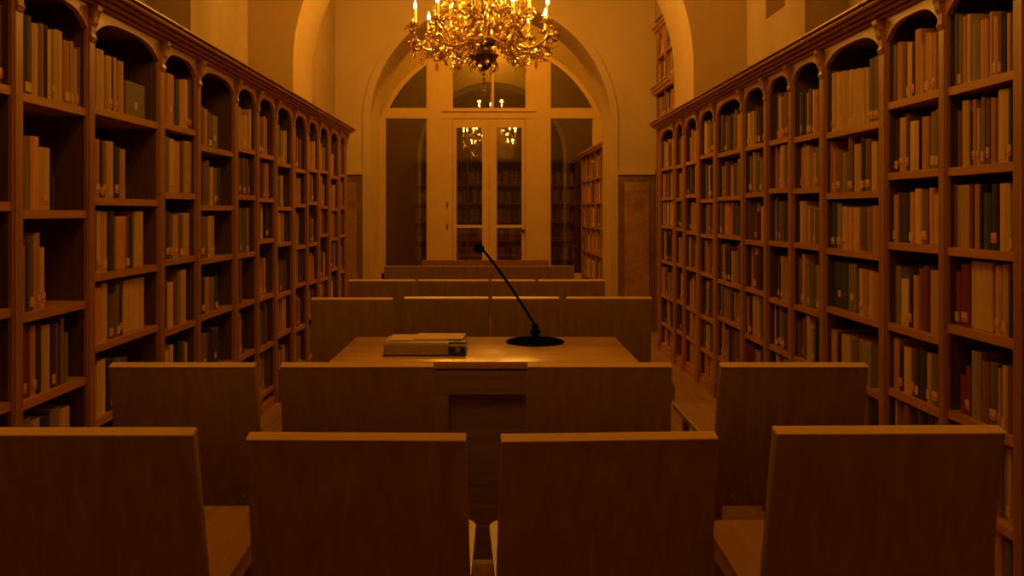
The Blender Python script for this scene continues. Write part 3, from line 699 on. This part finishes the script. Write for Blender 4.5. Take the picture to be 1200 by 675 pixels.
for k in range(nlink):
    zc = z(3.49) + k * .0555
    ring = [(.016 * math.cos(w), 0, .034 * math.sin(w)) for w in [2 * PI * j / 12 for j in range(13)]]
    m.tube(ring, .004, 6, Matrix.Translation((0, 0, zc)) @ Matrix.Rotation(PI / 2 * (k % 2), 4, 'Z'), cap=False)
m.lathe([(.012, 2.335), (.08, 2.34), (.09, 2.370)], 20)
m.build('hanging_chain', BRONZE, ch)

def leaf(mb, L_, W_, M, curl=1.3, seg=7):
    """acanthus-like leaf: curled ribbon with lobed edge and thickness"""
    vs = []; fs = []
    p = Vector((0, 0, 0)); a = 0
    for i in range(seg + 1):
        t = i / seg; w = W_ * (math.sin(PI * min(1, t * .92 + .08)) ** .7) * (1 + .28 * math.sin(t * 19))
        nrm = Vector((-math.sin(a), 0, math.cos(a)))
        for q, (yy, dz) in enumerate(((-1, .22), (-.5, 0.02), (0, -.12), (.5, .02), (1, .22))):
            vs.append(p + Vector((0, yy * w / 2, 0)) + nrm * dz * w)
        vs.append(p + nrm * (.05 * w - .003) + Vector((0, 0, 0)))
        p = p + Vector((math.cos(a), 0, math.sin(a))) * (L_ / seg); a += curl / seg * (.4 + 1.5 * t)
    for i in range(seg):
        o = i * 6
        for q in range(4): fs.append((o + q, o + q + 1, o + q + 7, o + q + 6))
        fs.append((o + 4, o + 5, o + 11, o + 10)); fs.append((o + 5, o, o + 6, o + 11))
    mb.add(vs, fs, M)
def bulbflame(mb, M, s=1.0):
    mb.lathe([(.004, 0), (.0095, .006), (.013, .018), (.0125, .03), (.008, .046), (.0035, .06), (.001, .07)], 10, M @ Matrix.Scale(s, 4))
LIGHTS = []
def arm(ang, R, zroot, zmid, zcup, scale, nleaf):
    A_ = Matrix.Rotation(ang, 4, 'Z')
    m = MB(); pts = []; n = 22
    ctrl = [Vector((.04, 0, z(zroot))), Vector((R * .30, 0, z(zroot) + .05)), Vector((R * .55, 0, z(zmid) - .03)), Vector((R * .85, 0, z(zmid) - .05)), Vector((R + .035, 0, z(zmid) + .04)), Vector((R, 0, z(zcup)))]
    for k in range(n + 1):
        q = [c.copy() for c in ctrl]; t = k / n
        while len(q) > 1: q = [a.lerp(b_, t) for a, b_ in zip(q, q[1:])]
        pts.append(tuple(q[0] + Vector((0, .012 * math.sin(7 * t), 0))))
    m.tube([A_ @ Vector(p) for p in pts], [.012 * scale * (1.15 - .4 * k / n) for k in range(n + 1)], 8)
    for cx_, cz_, r0, dirn in ((R - .015, z(zmid) + .035, .05, 1), (R * .55, z(zmid) - .0, .055, -1)):
        sp = []
        for k in range(22):
            w = k / 21 * 2.6 * PI; rr = r0 * (1 - k / 26) * scale
            sp.append(A_ @ Vector((cx_ + dirn * rr * math.cos(w), 0.004 * k / 21, cz_ + rr * math.sin(w))))
        m.tube(sp, [.010 * scale * (1 - .6 * k / 21) for k in range(22)], 6)
    a_ob = m.build('arm', GOLD, ch, True)
    m = MB()
    for k in range(nleaf):
        t = 1 - rnd.random() ** 1.3 * .85; i = int(t * n); p = Vector(pts[min(i, n)])
        Mx = A_ @ Matrix.Translation(p) @ Matrix.Rotation(rnd.uniform(-1.4, 1.4), 4, 'Z') @ Matrix.Rotation(rnd.choice((-1.2, 1, 1)) * rnd.uniform(.3, 1.6), 4, 'Y') @ Matrix.Rotation(rnd.uniform(-1.3, 1.3), 4, 'X')
        leaf(m, rnd.uniform(.07, .15) * scale, rnd.uniform(.024, .046) * scale, Mx, rnd.choice((-1, 1)) * rnd.uniform(1.4, 3.6))
    m.build('leaf_spray', GOLD, a_ob, True)
    # cup, sleeve, bulb
    base = A_ @ Vector((R, 0, z(zcup)))
    T = Matrix.Translation(base)
    m = MB(); m.lathe([(.004, -.03), (.012, -.025), (.018, -.01), (.036 * scale, .002), (.042 * scale, .012), (.038 * scale, .013), (.016, .008), (.014, .022)], 14, T)
    for k in range(6):
        leaf(m, .05 * scale, .026, T @ Matrix.Rotation(k * PI / 3, 4, 'Z') @ Matrix.Translation((.02, 0, 0)) @ Matrix.Rotation(.5, 4, 'Y'), 1.6, 5)
    m.build('drip_pan', GOLD, a_ob, True)
    m = MB(); m.lathe([(.0115, .02), (.0115, .115)], 12, T); m.build('candle_sleeve', CANDLE, a_ob, True)
    m = MB(); bulbflame(m, T @ Matrix.Translation((0, 0, .115)), .9); bl = m.build('bulb', BULB, a_ob, True)
    LIGHTS.append(Vector(ch.location) + (base + Vector((0, 0, .18))) * CS)
N1 = 10
for k in range(N1): arm(2 * PI * (k + .3) / N1, .51 if k % 2 else .47, 2.55, 2.45, 2.645 if k % 2 else 2.63, 1.0, 22)
for k in range(8): arm(2 * PI * (k + .1) / 8, .34, 2.70, 2.60, 2.78, .95, 10)
for k in range(6): arm(2 * PI * (k + .5) / 6, .24, 3.05, 2.98, 3.10, .8, 9)
# foliage basket round the stem
m = MB()
for k in range(120):
    a = rnd.uniform(0, 2 * PI); zz = rnd.uniform(2.54, 2.90); r = rnd.uniform(.05, .22) * (1 if zz > 2.55 else .8)
    Mx = Matrix.Rotation(a, 4, 'Z') @ Matrix.Translation((r, 0, z(zz))) @ Matrix.Rotation(rnd.uniform(-2.2, .9), 4, 'Y') @ Matrix.Rotation(rnd.uniform(-1, 1), 4, 'X')
    leaf(m, rnd.uniform(.10, .20), rnd.uniform(.022, .045), Mx, rnd.uniform(-3.2, 3.2))
for k in range(14):
    a = 2 * PI * k / 14; Mx = Matrix.Rotation(a, 4, 'Z') @ Matrix.Translation((.05, 0, z(2.38 + .03 * (k % 2)))) @ Matrix.Rotation(.3, 4, 'Y')
    leaf(m, .10, .035, Mx, -1.9)
m.build('foliage_basket', GOLD, ch, True)
# pendants under the body
m = MB()
m.lathe([(.002, z(2.335)), (.012, z(2.325)), (.002, z(2.31))], 10)
for zc, r in ((2.295, .015), (2.262, .012), (2.235, .02), (2.20, .013), (2.17, .02)):
    m.lathe([(.002, z(zc - r)), (r * .7, z(zc - r * .5)), (r, z(zc)), (r * .7, z(zc + r * .5)), (.002, z(zc + r))], 8)
m.lathe([(.001, z(2.105)), (.012, z(2.125)), (.016, z(2.14)), (.004, z(2.152))], 8)
m.build('bead_pendant', GOLD, ch, True)
for k in range(10):
    a = 2 * PI * (k + .3) / N1; R = .40 + .06 * (k % 2)
    m = MB(); T = Matrix.Translation((R * math.cos(a), R * math.sin(a), z(2.40)))
    m.lathe([(.002, .07), (.004, .06), (.003, .02), (.010, .0), (.014, -.02), (.009, -.04), (.001, -.055)], 8, T); m.build('crystal_drop', CRYSTAL, ch, True)

def plight(loc, e, r=.03, col=(1, .42, .02)):
    l = bpy.data.lights.new('candle_and_fill_light', 'POINT'); l.energy = e; l.color = col; l.shadow_soft_size = r
    o = bpy.data.objects.new('candle_and_fill_light', l); COL.objects.link(o); o.location = loc; return o
E1, E2 = 7.0, 6.0
ch_fill = copy_tree(ch); ch_fill.location = (-.05, 2.0, 2.38)  # unseen chandelier copy, added to light the front rows
tag(ch_fill, 'added unseen gilt chandelier lighting the front rows of chairs', 'chandelier')
for k, p in enumerate(LIGHTS):
    f = 1 if k < 10 else (.5 if k % 2 == 0 else 0)
    if f:
        plight(p + Vector((0, 0, .03)), E1 * f)
        plight(p + Vector((0, 0, .03)) - ch.location + ch_fill.location, E2 * f)

# unseen globes added to brighten the passage and the library beyond the glass
def globe(x, y, zc, e, lab):
    r = empty('fill_lamp', (x, y, zc)); tag(r, lab, 'lamp')
    m = MB(); m.lathe([(.01, .12), (.06, .125), (.065, H - zc - .001)], 16); m.build('fill_lamp_stem', BRONZE, r, True)
    m = MB(); m.lathe([(.12 * math.sin(PI * k / 12 + .001), -.12 * math.cos(PI * k / 12)) for k in range(13)], 20); m.build('fill_lamp_shade', BULBG, r, True)
    plight((x, y, zc - .2), e, .08)
BULBG = emis('fill_globe', (1, .5, .12), 3)
globe(-.05, 10.5, 4.45, 80, 'added unseen ceiling globe brightening the passage before the glazed door')
globe(0, 14.2, 4.3, 30, 'added unseen ceiling globe brightening the library beyond the glass')

# ------------------------------------------------------------------ world, camera, view
w = bpy.data.worlds.new('world'); S.world = w; w.use_nodes = True
w.node_tree.nodes['Background'].inputs[0].default_value = (1, .45, .08, 1); w.node_tree.nodes['Background'].inputs[1].default_value = .0
cam = bpy.data.cameras.new('camera'); co = bpy.data.objects.new('camera', cam); COL.objects.link(co); S.camera = co
co.location = (0, 0, CAMH); co.rotation_euler = (PI / 2, 0, 0)
cam.sensor_width = 36; cam.sensor_fit = 'HORIZONTAL'; cam.lens = 30.0
cam.shift_x = (600 - VX) / 1200; cam.shift_y = (VY - 337.5) / 1200; cam.clip_start = .05
S.view_settings.view_transform = 'Standard'; S.view_settings.look = 'None'
S.view_settings.gamma = 1; S.view_settings.use_curve_mapping = False; S.view_settings.exposure = 0
